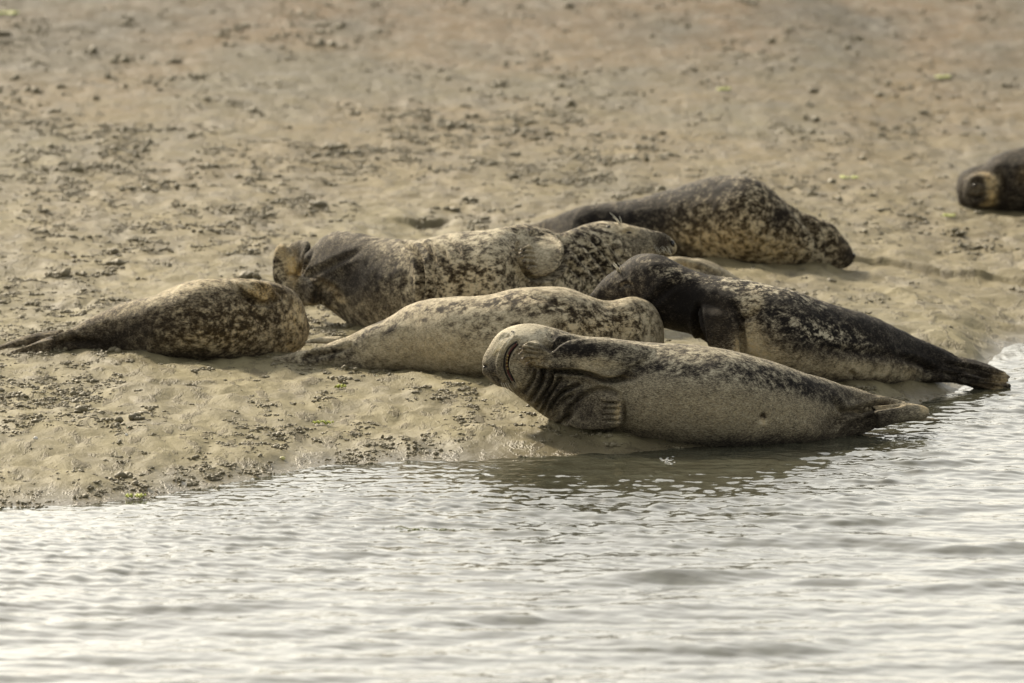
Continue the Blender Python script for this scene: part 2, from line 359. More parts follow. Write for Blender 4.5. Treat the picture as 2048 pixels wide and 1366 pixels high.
class Seal:
    def __init__(s, label, contact, delta=.14, group='seals resting on the sandbank', voxel=.0065):
        s.label = label; s.contact = contact; s.delta = delta; s.group = group; s.voxel = voxel
        s.V = np.zeros((0, 3)); s.F = []; s.creases = []; s.pits = []; s.paint = []; s.base = (.5, .3, .0)
    def dep(s, x):
        xs = [c[0] for c in s.contact]; ys = [G(c[0], c[1]) + s.delta for c in s.contact]
        return float(np.interp(x, xs, ys))
    def add(s, V, F):
        o = len(s.V); s.V = np.concatenate([s.V, V]); s.F += [tuple(i+o for i in f) for f in F]
    def body(s, sec, thick=1.1, off=None, **kw):
        deps = [s.dep((r[0]+r[2])/2) + (off[i] if off else 0) for i, r in enumerate(sec)]
        V, F = loft(sec, deps, thick, n=110, ring=64, **kw); s.add(V, F)
        s.bvh = BVHTree.FromPolygons([tuple(v) for v in V], F)
    def surf(s, px, py, default=None):
        d = Vector(ray(px, py)).normalized(); hit = s.bvh.ray_cast(CAM, d)
        return hit[0][1] if hit[0] else default
    def limb(s, sec, offs, thick, n=40, **kw):
        root = .85 if n >= 40 else 0
        """limb lying on the body's surface: offs = depth offset from body surface (float), or ('a', depth rel. to body centre)"""
        deps = []; 
        for i, r in enumerate(sec):
            o = offs[i] if isinstance(offs, list) else offs
            if isinstance(o, tuple): deps.append(s.dep((r[0]+r[2])/2)+o[1])
            else:
                h = s.surf((r[0]+r[2])/2, (r[1]+r[3])/2)
                deps.append((h if h is not None else s.dep(r[0])) + o)
        if root:
            a = np.array(sec[0], float); c = (a[:2]+a[2:])/2; a = np.concatenate([c+(a[:2]-c)*root, c+(a[2:]-c)*root]); sec = [tuple(a)] + list(sec[1:])
        if root: deps[0] += .03
        V, F = loft(sec, deps, thick, n=n, ring=28, **kw); s.add(V, F)
    def finish(s, smooth=8, nz=.004):
        base = P(np.mean([c[0] for c in s.contact]), np.mean([c[1] for c in s.contact]), s.dep(np.mean([c[0] for c in s.contact])))
        s.root = bpy.data.objects.new('grey_seal', None); COL.objects.link(s.root); s.root.location = base; s.root.empty_display_size = .2
        tag(s.root, s.label, 'seal', s.group); s.o = base
        me = new_mesh('body', s.V, s.F, None); ob = link('tmp', me)
        md = ob.modifiers.new('r', 'REMESH'); md.mode = 'VOXEL'; md.voxel_size = s.voxel; md.use_smooth_shade = True
        sm = ob.modifiers.new('s', 'SMOOTH'); sm.factor = .5; sm.iterations = smooth
        dg = bpy.context.evaluated_depsgraph_get(); m2 = bpy.data.meshes.new_from_object(ob.evaluated_get(dg), depsgraph=dg)
        bpy.data.objects.remove(ob); bpy.data.meshes.remove(me)
        m2.name = 'body'; n = len(m2.vertices); co = np.empty(n*3, np.float32); m2.vertices.foreach_get('co', co); co = co.reshape(-1, 3).astype(float)
        no = np.empty(n*3, np.float32); m2.vertex_normals.foreach_get('vector', no); no = no.reshape(-1, 3)
        px, py = project(co); front = sstep(.05, -.25, no[:, 1])
        disp = np.zeros(n)
        for pts, dpt, wd in s.creases:
            pts = np.array(pts, float); q = cr(np.concatenate([pts, pts], 1), max(8, len(pts)*6))[:, :2]
            dmin = np.full(n, 1e9); tt = np.zeros(n)
            for i in range(len(q)-1):
                a, b = q[i], q[i+1]; ab = b-a; L2 = ab@ab+1e-6
                t = np.clip(((px-a[0])*ab[0]+(py-a[1])*ab[1])/L2, 0, 1)
                d = np.hypot(px-a[0]-t*ab[0], py-a[1]-t*ab[1]); u = (i+t)/(len(q)-1)
                m = d < dmin; dmin[m] = d[m]; tt[m] = u[m]
            end = np.sin(np.pi*np.clip(tt*.96+.02, 0, 1))**.5
            disp += front*end*(-2.5*dpt*np.exp(-(dmin/wd)**2) + dpt*.6*np.exp(-((dmin-wd*2.1)/wd)**2))
        for x, y, rx, ry, dp in s.pits:
            disp += front*dp*np.exp(-((px-x)/rx)**2-((py-y)/ry)**2)
        if nz:
            nn = np.array([mnoise.noise(Vector(c)*7) + .5*mnoise.noise(Vector(c)*19) for c in co]); disp += nn*nz
        co = co + no*disp[:, None]
        # coat attribute: tone (fur plus some painted light and shade), mottle, warm
        wxp = np.array([mnoise.noise_vector(Vector(c)*9) for c in co])
        qx = px + wxp[:, 0]*8; qy = py + wxp[:, 2]*6
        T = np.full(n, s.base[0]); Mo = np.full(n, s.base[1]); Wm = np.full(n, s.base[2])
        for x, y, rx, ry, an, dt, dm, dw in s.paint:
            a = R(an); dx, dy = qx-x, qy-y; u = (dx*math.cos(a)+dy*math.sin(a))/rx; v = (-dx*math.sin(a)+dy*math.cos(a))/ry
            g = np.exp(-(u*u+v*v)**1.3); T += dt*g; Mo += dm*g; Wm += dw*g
        co = co - base
        m2.vertices.foreach_set('co', co.astype(np.float32).ravel())
        ca = m2.color_attributes.new('coat', 'FLOAT_COLOR', 'POINT')
        ca.data.foreach_set('color', np.stack([np.clip(T, -.3, 1.3), np.clip(Mo, 0, 1), np.clip(Wm, 0, 1), np.ones(n)], 1).astype(np.float32).ravel())
        m2.materials.clear(); m2.materials.append(M_FUR); m2.update()
        s.body_ob = link('body', m2, s.root)
        s.bvh = BVHTree.FromPolygons([tuple(c+base) for c in co], [tuple(p.vertices) for p in m2.polygons])
        return s
    def tube(s, name, strands, mat):
        """strands: list of (points world, r0, r1)"""
        V, F = [], []
        for pts, r0, r1 in strands:
            pts = [np.array(p, float) for p in pts]; m = len(pts); o = len(V)
            for i, p in enumerate(pts):
                t = pts[min(i+1, m-1)]-pts[max(i-1, 0)]; t = t/(np.linalg.norm(t)+1e-9)
                a = np.cross(t, [0, 1, .2]); a /= np.linalg.norm(a)+1e-9; b = np.cross(t, a); r = r0+(r1-r0)*i/(m-1)
                for k in range(6): V.append(p + r*(a*math.cos(k*math.pi/3)+b*math.sin(k*math.pi/3)) - s.o)
            for i in range(m-1):
                for k in range(6): F.append((o+i*6+k, o+i*6+(k+1) % 6, o+(i+1)*6+(k+1) % 6, o+(i+1)*6+k))
            F.append(tuple(o+k for k in range(6))[::-1]); F.append(tuple(o+(m-1)*6+k for k in range(6)))
        return link(name, new_mesh(name, V, F, mat), s.root)
    def tubes(s, name, strands, mat):
        for st in strands: s.tube(name, [st], mat)
    def on(s, px, py, off=0.0):
        y = s.surf(px, py); 
        if y is None: y = s.dep(px)
        return P(px, py, y+off)
    def line(s, pts, off=-.002, n=14):
        pts = np.array(pts, float); q = cr(np.concatenate([pts, pts], 1), n)[:, :2]
        return [s.on(a, b, off) for a, b in q]
    def ell(s, name, px, py, rx, ry, depth, mat, off=0.0, ang=0, bumpy=0):
        """small solid ellipsoid seated on the surface; sizes in photo pixels at that distance"""
        c = s.on(px, py, off); k = (c[1]-CN[1])/FPX; v, f = I2; a = R(ang)
        q = v.copy()
        if bumpy: q = q*(1+bumpy*np.random.RandomState(int(px)).normal(size=(len(q), 1)))
        q = q*[rx*k, depth, ry*k]; X = q[:, 0]*math.cos(a)+q[:, 2]*math.sin(a); Z = -q[:, 0]*math.sin(a)+q[:, 2]*math.cos(a)
        return link(name, new_mesh(name, np.stack([X, q[:, 1], Z], 1)+c-s.o, f, mat), s.root)

# ---- A: laughing seal at the water's edge
A = Seal('laughing grey seal nearest the water, mouth open, one flipper raised to its cheek', [(960,858),(1130,862),(1290,880),(1450,897),(1600,896),(1700,893),(1880,893)], .15, voxel=.0042)
A.body([(964,722,965,747),(968,710,971,753),(975,698,980,760),(983,683,992,768),(996,667,1012,775),(1014,656,1031,788),(1040,649,1052,804),(1070,648,1076,822),(1105,656,1100,838),
        (1150,670,1135,858),(1210,676,1200,869),(1290,685,1290,880),(1373,689,1373,891),(1450,699,1450,898),(1549,724,1535,899),(1608,745,1610,896),(1666,763,1665,889),
        (1705,776,1710,872),(1745,788,1748,848),(1800,811,1800,820)],
       [.9,.9,.9,.9,.95,1,1,1,1,1.05,1.1,1.15,1.15,1.15,1.15,1.1,1,.9,.75,.5], flat=2.15)
A.limb([(1043,699,1044,708),(1047,690,1049,717),(1056,684,1056,725),(1070,681,1068,731),(1086,688,1086,735),(1104,702,1104,737),(1121,690,1122,737),(1146,679,1148,738),(1186,677,1186,743),
        (1222,679,1224,753),(1256,684,1260,743),(1300,693,1306,728),(1345,703,1346,718)],
       [('a',-.27),('a',-.27),('a',-.27),('a',-.27),('a',-.27),('a',-.265),('a',-.26),('a',-.25),('a',-.235),('a',-.215),('a',-.175),('a',-.10),('a',-.06)], [-.02,-.025,-.028,-.03,-.034,-.04,-.045,-.055,-.06,-.06,-.06,-.05,-.02], n=70)
for i, (x0, y0, x1, y1) in enumerate([(1092,697,1052,688),(1092,703,1044,696),(1092,711,1041,705),(1094,720,1047,714),(1096,729,1056,723)]):
    A.limb([(x0,y0-4,x0,y0+4),((x0+x1)/2,(y0+y1)/2-5.5,(x0+x1)/2,(y0+y1)/2+4),(x1+4,y1-4,x1+4,y1+4),(x1,y1-2,x1,y1+2)], ('a',-.293), -.014, n=18)
A.limb([(1137,832,1137,846),(1146,817,1146,853),(1160,802,1160,857),(1179,789,1181,859),(1203,784,1203,859),(1222,787,1222,857),(1236,794,1238,852),(1242,803,1243,843)],
       [-.0,-.012,-.02,-.028,-.03,-.032,-.034,-.03], -.034, n=50)
for (x0, y0, x1, y1) in [(1200,797,1238,800),(1200,812,1241,812),(1198,826,1242,824),(1196,839,1242,836),(1192,850,1238,847)]:
    A.limb([(x0,y0-5,x0,y0+5),((x0+x1)/2,(y0+y1)/2-6,(x0+x1)/2,(y0+y1)/2+6),(x1,y1-5,x1,y1+5)], [-.045,-.052,-.052], -.014, n=14)
A.limb([(1640,758,1650,835),(1700,773,1706,836),(1755,790,1758,826),(1805,802,1806,821),(1838,809,1838,818)], ('a',.03), [.9,.8,-.06,-.04,-.03])
A.limb([(1672,832,1680,886),(1705,818,1716,872),(1750,812,1757,857),(1795,808,1799,846),(1830,808,1834,841),(1849,812,1851,837),(1858,818,1858,830)], [('a',-0.009),('a',-0.045),('a',-0.09),('a',-0.09),('a',-0.09),('a',-0.09),('a',-0.09)], [.95,.9,-.07,-.05,-.04,-.035,-.03], n=60)
A.limb([(1790,832,1790,845),(1830,834,1830,842),(1862,836,1862,843),(1880,839,1880,843)], ('a',.0), -.03)
A.creases = [([(1132,848),(1133,830),(1143,812),(1158,797),(1178,784),(1204,779),(1226,783),(1242,793)], .010, 4), ([(1246,800),(1247,820),(1247,846)], .004, 3.5), ([(1206,806),(1224,806),(1240,806)], .006, 2), ([(1206,818),(1224,818),(1240,818)], .006, 2), ([(1206,830),(1224,830),(1240,830)], .006, 2), ([(1206,842),(1224,842),(1240,842)], .006, 2), ([(1078,694),(1064,690),(1050,688)], .006, 2), ([(1078,702),(1064,699),(1050,696)], .006, 2), ([(1078,710),(1064,708),(1050,707)], .006, 2), ([(1078,719),(1064,719),(1050,718)], .006, 2),
             ([(1066,735),(1084,741),(1110,742),(1148,743),(1182,747),(1206,757),(1230,757),(1258,748)], .020, 4.5), ([(1092,684),(1104,698),(1116,688),(1130,679)], .012, 4), ([(1128,679),(1160,674),(1200,671)], .006, 3),
             ([(1072,738),(1064,762),(1052,782)], .019, 3.4), ([(1089,738),(1084,760),(1070,788),(1062,800)], .019, 3.4), ([(1108,738),(1101,768),(1085,796),(1076,812)], .019, 3.4),
             ([(1124,752),(1108,775),(1094,800),(1086,822)], .019, 3.4), ([(1160,768),(1128,782),(1106,806),(1100,824)], .019, 3.4), ([(1150,790),(1132,800),(1118,812)], .006, 4),
             ([(1116,850),(1134,838),(1148,818)], .008, 5), ([(1290,742),(1262,756),(1240,760),(1215,760),(1185,748),(1150,741),(1110,741)], .012, 6), ([(1300,722),(1280,732),(1252,748)], .008, 6),
             ([(1668,802),(1690,824),(1720,820),(1764,811),(1800,805)], .016, 6), ([(1692,826),(1680,840),(1668,856)], .010, 5),
             ([(1034,684),(1024,694),(1016,708),(1012,727),(1016,745),(1027,765)], .028, 5.5), ([(1046,700),(1062,730),(1060,752),(1048,778)], .007, 5),
             ([(985,748),(1000,760),(1014,762)], .004, 4), ([(1081,668),(1092,690),(1102,700)], .008, 6), ([(1096,664),(1106,684)], .006, 5),
             ([(1000,680),(1010,672),(1022,674)], .004, 3)]
A.pits = [(1526,835,6,8,-.016),(1526,849,6,4,.006),(1467,800,5,5,-.006),(970,733,5,3.5,-.012),(1000,735,16,22,.010),(1036,735,12,26,.012),(1005,765,12,8,.008),(1420,770,120,30,.012),(1620,860,40,20,.01)]
A.base = (.59, .05, .04)
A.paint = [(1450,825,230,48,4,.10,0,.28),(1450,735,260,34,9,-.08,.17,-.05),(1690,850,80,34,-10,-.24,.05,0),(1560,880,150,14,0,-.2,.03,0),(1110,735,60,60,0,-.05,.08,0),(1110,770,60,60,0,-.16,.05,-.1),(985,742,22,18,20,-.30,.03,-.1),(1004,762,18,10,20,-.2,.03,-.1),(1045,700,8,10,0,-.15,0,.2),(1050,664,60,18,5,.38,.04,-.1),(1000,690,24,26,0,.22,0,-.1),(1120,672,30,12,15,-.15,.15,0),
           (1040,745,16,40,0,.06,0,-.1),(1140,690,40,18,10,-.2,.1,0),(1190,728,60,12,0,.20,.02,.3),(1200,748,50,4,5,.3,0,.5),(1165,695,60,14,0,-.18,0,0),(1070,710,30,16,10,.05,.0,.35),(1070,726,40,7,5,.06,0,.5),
           (1260,745,60,14,-15,-.22,0,0),(1330,735,120,14,8,-.10,.12,-.1),(1530,755,90,18,14,-.26,.14,-.1),(1640,785,70,18,18,-.34,.05,-.1),(1400,710,140,14,6,.06,.1,-.1),  # first blob paints the shade below the raised flipper into the tone
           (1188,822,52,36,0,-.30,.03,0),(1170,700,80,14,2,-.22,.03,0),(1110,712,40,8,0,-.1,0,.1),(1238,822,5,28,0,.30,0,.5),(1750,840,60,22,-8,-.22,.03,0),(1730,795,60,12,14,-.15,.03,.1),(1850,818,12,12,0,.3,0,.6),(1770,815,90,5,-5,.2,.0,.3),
           (1100,800,60,45,40,-.12,0,0),(1526,846,10,7,0,.35,0,.2),(1526,832,6,6,0,-.5,0,0),(1290,865,80,10,5,-.15,0,0),(1480,890,180,10,0,-.22,0,-.1),(1040,785,20,10,0,-.25,0,.1)]  # long low strips paint underside shade into the belly edge
A.finish(4, .003)
mo = A.tube('mouth', [(A.line([(1033,687),(1023,697),(1016,710),(1013,727),(1016,745),(1025,762)], .002, 20), .006, .0045)], M_MOUTH)
for j, (x, y) in enumerate([(1015.5,711),(1014.5,717),(1014,723),(1014,730),(1015,737)]):
    t = A.ell('tooth', x, y, 1.9 if j else 2.4, 2.2, .006, M_TEETH, -.006, 20)
A.tubes('lip', [(A.line([(1034,683),(1020,693),(1011,708),(1008,727),(1011,746),(1022,766)], -.002, 20), .0035, .003), (A.line([(1036,688),(1026,699),(1019,712),(1017,728),(1021,746),(1029,764)], -.002, 20), .003, .003)], M_DARK)
A.ell('nostril', 970, 734, 5, 2.4, .006, M_DARK, .001, -15)
A.ell('eye', 1027, 664, 6, 1.6, .006, M_EYE, -.001, 20)
wh = []
for i in range(15):
    x0 = 984+i*2.2; y0 = 712-i*1.0+random.uniform(-4, 4); h = random.uniform(.5, 1)
    wh.append(([A.on(x0, y0), A.on(x0+2, y0-14*h, -.02), A.on(x0+8, y0-30*h, -.028), A.on(x0+16, y0-42*h, -.03)], .0014, .0006))
for i in range(4):
    x0 = 1002+i*4.5; y0 = 768; L = random.uniform(.5, 1); a = A.on(x0, y0-2)
    wh.append(([a, a+[.012*L, -.01, -.025*L], a+[.030*L, -.012, -.05*L], a+[.052*L, -.012, -.07*L]], .0010, .0005))
A.tubes('whisker', wh, M_WHISK)
for (x0, y0, x1, y1) in [(1052,688,1046,690),(1044,696,1038,698),(1041,705,1035,708),(1047,714,1041,718),(1056,723,1051,728)]:
    a = A.on(x0+3, y0, -.004); dx = np.array([(x1-x0-2)*.0021, 0, -(y1-y0)*.0021]); A.tube('claw', [([a, a+dx*.6+[0, -.004, 0], a+dx*1.15+[0, -.002, 0]], .0028, .001)], M_CLAW)
for (x1, y1) in [(1238,800),(1241,812),(1242,824),(1242,836),(1238,847)]:
    a = A.on(x1-3, y1, -.003); A.tube('claw', [([a, a+[.008, -.003, -.001], a+[.015, .001, -.003]], .0028, .001)], M_CLAW)

# ---- B: pale seal behind A
B = Seal('pale cream seal with grey flecks lying directly behind the laughing seal', [(500,727),(640,737),(740,743),(820,744),(890,752),(963,757),(1100,763),(1250,757),(1340,750)], .17)
B.body([(618,707,618,716),(650,688,651,735),(690,674,690,742),(735,654,738,743),(780,633,784,743),(818,610,826,744),(860,599,865,748),(910,595,913,753),(972,591,975,757),(1025,579,1025,760),
        (1080,574,1080,763),(1136,578,1136,763),(1175,591,1175,762),(1209,602,1210,761),(1234,599,1234,758),(1262,594,1262,754),(1289,600,1287,748),(1310,615,1308,738),(1323,638,1321,720),(1329,660,1328,695)],
       [.5,.7,.85,1.0,1.1,1.2,1.2,1.2,1.15,1.15,1.15,1.15,1.1,1.0,.9,.9,.9,.9,.9,.9], flat=2.2)
B.limb([(700,676,706,740),(655,688,655,738),(612,699,612,735),(575,709,575,731),(548,716,548,729),(533,719,534,727)], [('a',-0.007),('a',-0.035),('a',-0.07),('a',-0.07),('a',-0.07),('a',-0.07)], [.85,.8,-.055,-.035,-.03,-.02])
B.limb([(560,712,560,722),(535,716,535,724),(519,718,520,723)], ('a',-.02), -.02, n=20)
B.limb([(720,668,720,700),(680,673,680,692),(645,673,645,687),(618,678,618,688),(607,681,607,687)], ('a',.10), [.7,-.05,-.04,-.03,-.02])
B.creases = [([(700,690),(670,704),(640,710),(600,718)], .010, 5), ([(720,735),(705,705),(690,690)], .006, 7), ([(1215,604),(1238,640),(1248,690),(1245,740)], .010, 12),
             ([(1278,620),(1290,650),(1292,690)], .005, 6), ([(1300,640),(1304,670),(1302,700)], .004, 5), ([(1050,590),(1100,600),(1140,625)], .004, 8)]
B.pits = [(1273,650,30,40,.012),(850,680,60,40,.006),(1206,612,14,24,-.008)]
B.base = (.76, .13, .16)
B.paint = [(900,615,60,10,-5,-.25,.28,0),(1010,600,70,10,-12,-.28,.3,0),(1080,610,80,18,5,-.22,.3,.1),(1180,635,60,30,15,-.25,.3,.1),(1260,640,60,40,10,-.15,.28,.15),(1160,665,90,22,0,-.1,.25,.3),
           (735,665,40,10,-30,-.28,.22,-.1),(790,650,30,8,-30,-.20,.2,-.1),(650,712,50,14,-10,-.36,.15,-.1),(590,716,40,8,-8,-.24,.15,0),(860,700,110,36,2,.03,-.05,.22),
           (1060,665,30,14,0,-.2,.2,0),(970,660,50,20,0,-.08,.15,0),(700,725,60,12,0,-.14,.05,0),(900,745,160,7,3,-.15,0,.1),(1000,582,60,5,-8,.15,-.1,0)]
for (x, y, rx, ry) in [(812,628,7,4),(845,640,9,4),(880,622,8,5),(905,645,12,5),(930,610,9,6),(955,630,7,5),(985,612,13,6),(1000,640,10,5),(1030,605,9,5),(1040,650,12,7),(780,660,11,4),(760,645,8,4),(1070,628,14,6),(1110,600,9,4),(1128,650,12,6),(835,610,10,3)]:
    B.paint.append((x, y, rx, ry, -12, -.42, 0, 0))
B.finish(9, .005)

# ---- C: left seal
C = Seal('plump brown mottled seal furthest left, head turned away, hind flippers trailing left', [(-20,711),(103,711),(230,712),(306,719),(420,722),(550,716),(640,712)], .16)
C.body([(84,690,84,700),(114,670,114,710),(140,659,142,712),(168,643,170,712),(200,627,203,713),(232,611,235,714),(267,599,270,716),(303,592,306,719),(338,579,340,721),(370,565,374,722),
        (408,558,411,722),(451,557,454,722),(500,558,502,720),(540,563,541,717),(568,571,569,712),(590,585,590,705),(605,607,605,695),(614,633,614,684),(619,653,619,668)],
       [.5,.7,.85,.9,1,1.1,1.1,1.15,1.15,1.15,1.15,1.15,1.1,1.05,1,1,1,1,1], flat=2.2)
C.limb([(165,650,165,700),(135,660,140,708),(105,671,106,711),(70,684,70,712),(38,697,38,712),(20,702,20,711)], [('a',-0.009),('a',-0.045),('a',-0.09),('a',-0.09),('a',-0.09),('a',-0.09)], [.85,.75,-.06,-.045,-.03,-.02], n=50)
C.limb([(150,653,150,690),(120,659,120,690),(80,665,78,694),(45,674,42,700),(15,685,12,706),(-8,694,-8,708),(-20,700,-20,706)], ('a',.10), [.6,-.05,-.045,-.04,-.03,-.03,-.02], n=50)
for (x0,y0,x1,y1) in [(110,678,30,701),(100,690,24,707),(95,702,30,710)]:
    C.limb([(x0,y0-3,x0,y0+3),((x0+x1)/2,(y0+y1)/2-4,(x0+x1)/2,(y0+y1)/2+4),(x1,y1-3,x1,y1+3)], ('a',-.135), -.015, n=14)
C.limb([(468,560,465,566),(480,561,482,582),(500,562,506,597),(525,564,530,604),(545,572,544,599),(553,582,552,590)], [-.005,-.012,-.018,-.02,-.012,-.0], -.03, n=40)
C.creases = [([(464,565),(484,588),(505,601),(532,608),(552,598)], .014, 5), ([(558,575),(580,610),(585,650),(572,700)], .006, 6), ([(580,588),(598,630),(598,670)], .006, 5),
             ([(540,566),(562,590),(572,620),(570,660)], .004, 5), ([(104,708),(120,690),(150,682),(200,686)], .010, 6), ([(505,605),(520,640),(525,680)], .004, 8)]
C.base = (.37, .19, .28)
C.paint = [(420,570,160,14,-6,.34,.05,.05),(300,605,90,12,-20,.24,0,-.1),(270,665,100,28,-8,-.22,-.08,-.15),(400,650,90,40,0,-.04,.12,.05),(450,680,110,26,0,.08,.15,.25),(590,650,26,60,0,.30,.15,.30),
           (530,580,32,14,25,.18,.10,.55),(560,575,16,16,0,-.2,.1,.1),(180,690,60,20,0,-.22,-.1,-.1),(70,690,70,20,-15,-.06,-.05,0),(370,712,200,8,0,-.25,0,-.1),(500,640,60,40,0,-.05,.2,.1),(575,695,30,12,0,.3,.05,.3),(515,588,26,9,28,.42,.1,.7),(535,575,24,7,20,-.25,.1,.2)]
C.finish(9, .005)

# ---- D: seal lying on its back, chin up
D = Seal('large mottled seal on its back behind the pale seal, tan hind flipper bent up', [(540,640),(700,662),(850,684),(1000,686),(1100,668),(1200,655),(1360,650)], .20, voxel=.0052)
D.body([(610,508,601,549),(627,491,614,588),(649,472,640,607),(674,464,665,624),(700,464,700,648),(730,469,733,662),(765,476,770,673),(800,480,805,678),(832,480,838,680),(864,474,868,682),
        (928,463,930,684),(998,457,997,682),(1045,450,1048,674),(1092,459,1100,660),(1120,466,1148,640),(1150,456,1190,615),(1185,446,1228,590),(1214,443,1258,560),(1245,447,1282,535),(1270,453,1300,518),
        (1298,459,1315,512),(1322,465,1330,511),(1340,473,1341,512),(1351,484,1349,507),(1355,492,1354,500)],
       [.9,.9,.95,1,1.05,1.1,1.1,1.1,1.1,1.1,1.15,1.15,1.1,1.05,1,.95,.95,1,1,.95,.9,.85,.8,.75,.7], flat=2.1)
D.limb([(1030,452,1112,469),(1040,466,1118,476),(1043,482,1123,486),(1039,498,1127,499),(1040,515,1127,512),(1045,532,1122,526),(1054,545,1112,540),(1066,552,1098,549)],
       [-.01,-.04,-.075,-.095,-.10,-.098,-.09,-.075], -.03, n=60)
for (x0,y0,x1,y1) in [(1066,494,1043,498),(1066,502,1041,505),(1068,511,1043,512),(1070,521,1047,522),(1074,533,1056,537)]:
    D.limb([(x0,y0-3,x0,y0+3),((x0+x1)/2,(y0+y1)/2-4,(x0+x1)/2,(y0+y1)/2+4),(x1,y1-3,x1,y1+3)], -.128, -.014, n=14)
# hind flippers
D.limb([(690,560,700,640),(660,566,655,613),(630,558,632,612),(600,552,603,611),(575,552,575,606),(556,546,556,590)], ('a',-.14), [.6,.5,-.06,-.05,-.05,-.045], n=50)
D.limb([(547,575,600,580),(545,555,597,558),(545,535,595,540),(546,520,594,522),(550,504,588,508),(556,492,577,496),(561,488,568,490)], ('a',-.13), [-.04,-.035,-.03,-.03,-.03,-.025,-.02], n=50)
D.limb([(640,520,640,570),(618,484,612,540),(598,480,600,566),(582,486,584,556),(574,493,576,510)], ('a',.12), [.6,-.06,-.05,-.04,-.03])
for (x0,y0,x1,y1) in [(572,545,566,494),(580,545,576,504),(587,546,585,512),(592,548,592,520)]:
    D.limb([(x0-3,y0,x0+3,y0),((x0+x1)/2-4,(y0+y1)/2,(x0+x1)/2+4,(y0+y1)/2),(x1-4,y1,x1+4,y1),(x1-2,y1-3,x1+2,y1-3)], ('a',-.155), -.014, n=14)
D.creases = [([(1040,500),(1054,498),(1066,499)], .007, 2), ([(1041,508),(1056,507),(1068,508)], .007, 2), ([(1044,517),(1058,517),(1070,518)], .007, 2), ([(1050,528),(1062,529),(1072,530)], .007, 2), ([(1060,470),(1080,468),(1104,474)], .012, 4),
             ([(1035,490),(1034,512),(1041,534),(1054,550),(1072,557),(1100,553),(1122,534),(1131,510),(1129,488),(1122,474)], .022, 4),
             ([(806,481),(832,506),(843,540),(844,575),(841,605)], .016, 5), ([(842,482),(862,500),(872,530)], .010, 4), ([(862,480),(888,505),(898,530)], .007, 4), ([(890,470),(912,490),(922,515)], .005, 4),
             ([(862,530),(866,570),(862,620)], .006, 5), ([(605,556),(640,540),(680,520),(720,500)], .005, 6), ([(625,560),(660,575),(685,595)], .007, 6), ([(592,556),(608,530),(622,500)], .010, 5),
             ([(1120,470),(1150,500),(1200,560)], .008, 6), ([(1142,466),(1180,500),(1225,560)], .008, 5), ([(1166,462),(1205,500),(1245,550)], .007, 5), ([(1188,462),(1225,495),(1262,535)], .005, 5),
             ([(1024,455),(1042,470),(1046,490),(1040,510),(1046,540),(1065,558)], .012, 5), ([(1118,520),(1140,530),(1170,560)], .010, 5), ([(1128,478),(1134,500),(1128,518)], .009, 5), ([(1268,467),(1256,464),(1246,467)], .005, 3)]
D.pits = [(1345,487,6,9,-.014),(1255,458,12,6,.006),(690,560,30,30,-.02),(812,565,5,12,-.012),(1217,455,5,4,-.006)]
D.base = (.52, .32, .12)
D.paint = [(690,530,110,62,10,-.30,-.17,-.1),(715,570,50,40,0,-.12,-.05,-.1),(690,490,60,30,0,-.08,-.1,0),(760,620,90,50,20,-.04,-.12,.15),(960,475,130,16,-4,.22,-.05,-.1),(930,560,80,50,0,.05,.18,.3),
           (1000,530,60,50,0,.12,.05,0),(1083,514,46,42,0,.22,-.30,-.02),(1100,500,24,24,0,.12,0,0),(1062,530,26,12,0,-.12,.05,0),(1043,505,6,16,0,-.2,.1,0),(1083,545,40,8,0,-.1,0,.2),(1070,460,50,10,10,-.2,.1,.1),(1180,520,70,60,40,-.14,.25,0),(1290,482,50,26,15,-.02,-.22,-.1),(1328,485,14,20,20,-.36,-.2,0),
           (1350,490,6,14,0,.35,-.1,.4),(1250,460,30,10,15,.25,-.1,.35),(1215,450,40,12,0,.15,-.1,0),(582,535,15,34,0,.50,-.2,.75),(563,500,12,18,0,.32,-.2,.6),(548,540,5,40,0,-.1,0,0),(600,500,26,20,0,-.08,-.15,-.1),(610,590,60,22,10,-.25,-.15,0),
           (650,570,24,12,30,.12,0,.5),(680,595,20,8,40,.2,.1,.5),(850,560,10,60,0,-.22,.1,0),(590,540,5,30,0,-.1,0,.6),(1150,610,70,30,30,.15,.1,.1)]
D.finish(4, .005)
D.ell('nostril', 1345, 487.5, 4.6, 8, .012, M_DARK, -.003, -18)
D.ell('eye', 1256, 465.5, 8.5, 2.4, .007, M_EYE, -.001, -2)
D.ell('ear', 1217, 454, 4.5, 2.8, .006, M_EYE, -.001, -20)
k = .0023
a = D.on(1240, 447); D.tubes('brow_whisker', [([a, a+[-.012, 0, .018], a+[-.030, 0, .036], a+[-.048, 0, .050]], .0028, .001), ([a+[.008, 0, -.003], a+[.004, 0, .018], a+[-.004, 0, .034]], .002, .0008), ([a+[-.004, 0, 0], a+[-.02, 0, .02], a+[-.034, 0, .03]], .002, .0008)], M_WHISK)
wh = []
for i in range(12):
    x0 = 1310+i*2.6; y0 = 494+random.uniform(-5, 6); a = D.on(x0, y0, -.001)
    wh.append(([a, a+[random.uniform(-.01, .02), -.014, -.012], a+[random.uniform(-.03, .03), -.02, -.032]], .0009, .0005))
D.tubes('whisker', wh, M_WHISK)
for (x1, y1) in [(1043,498),(1041,505),(1043,512),(1047,522),(1056,537)]:
    a = D.on(x1+3, y1, -.003); D.tube('claw', [([a, a+[-.008, -.004, -.002], a+[-.017, .0, -.006]], .0045, .0012)], M_CLAW)

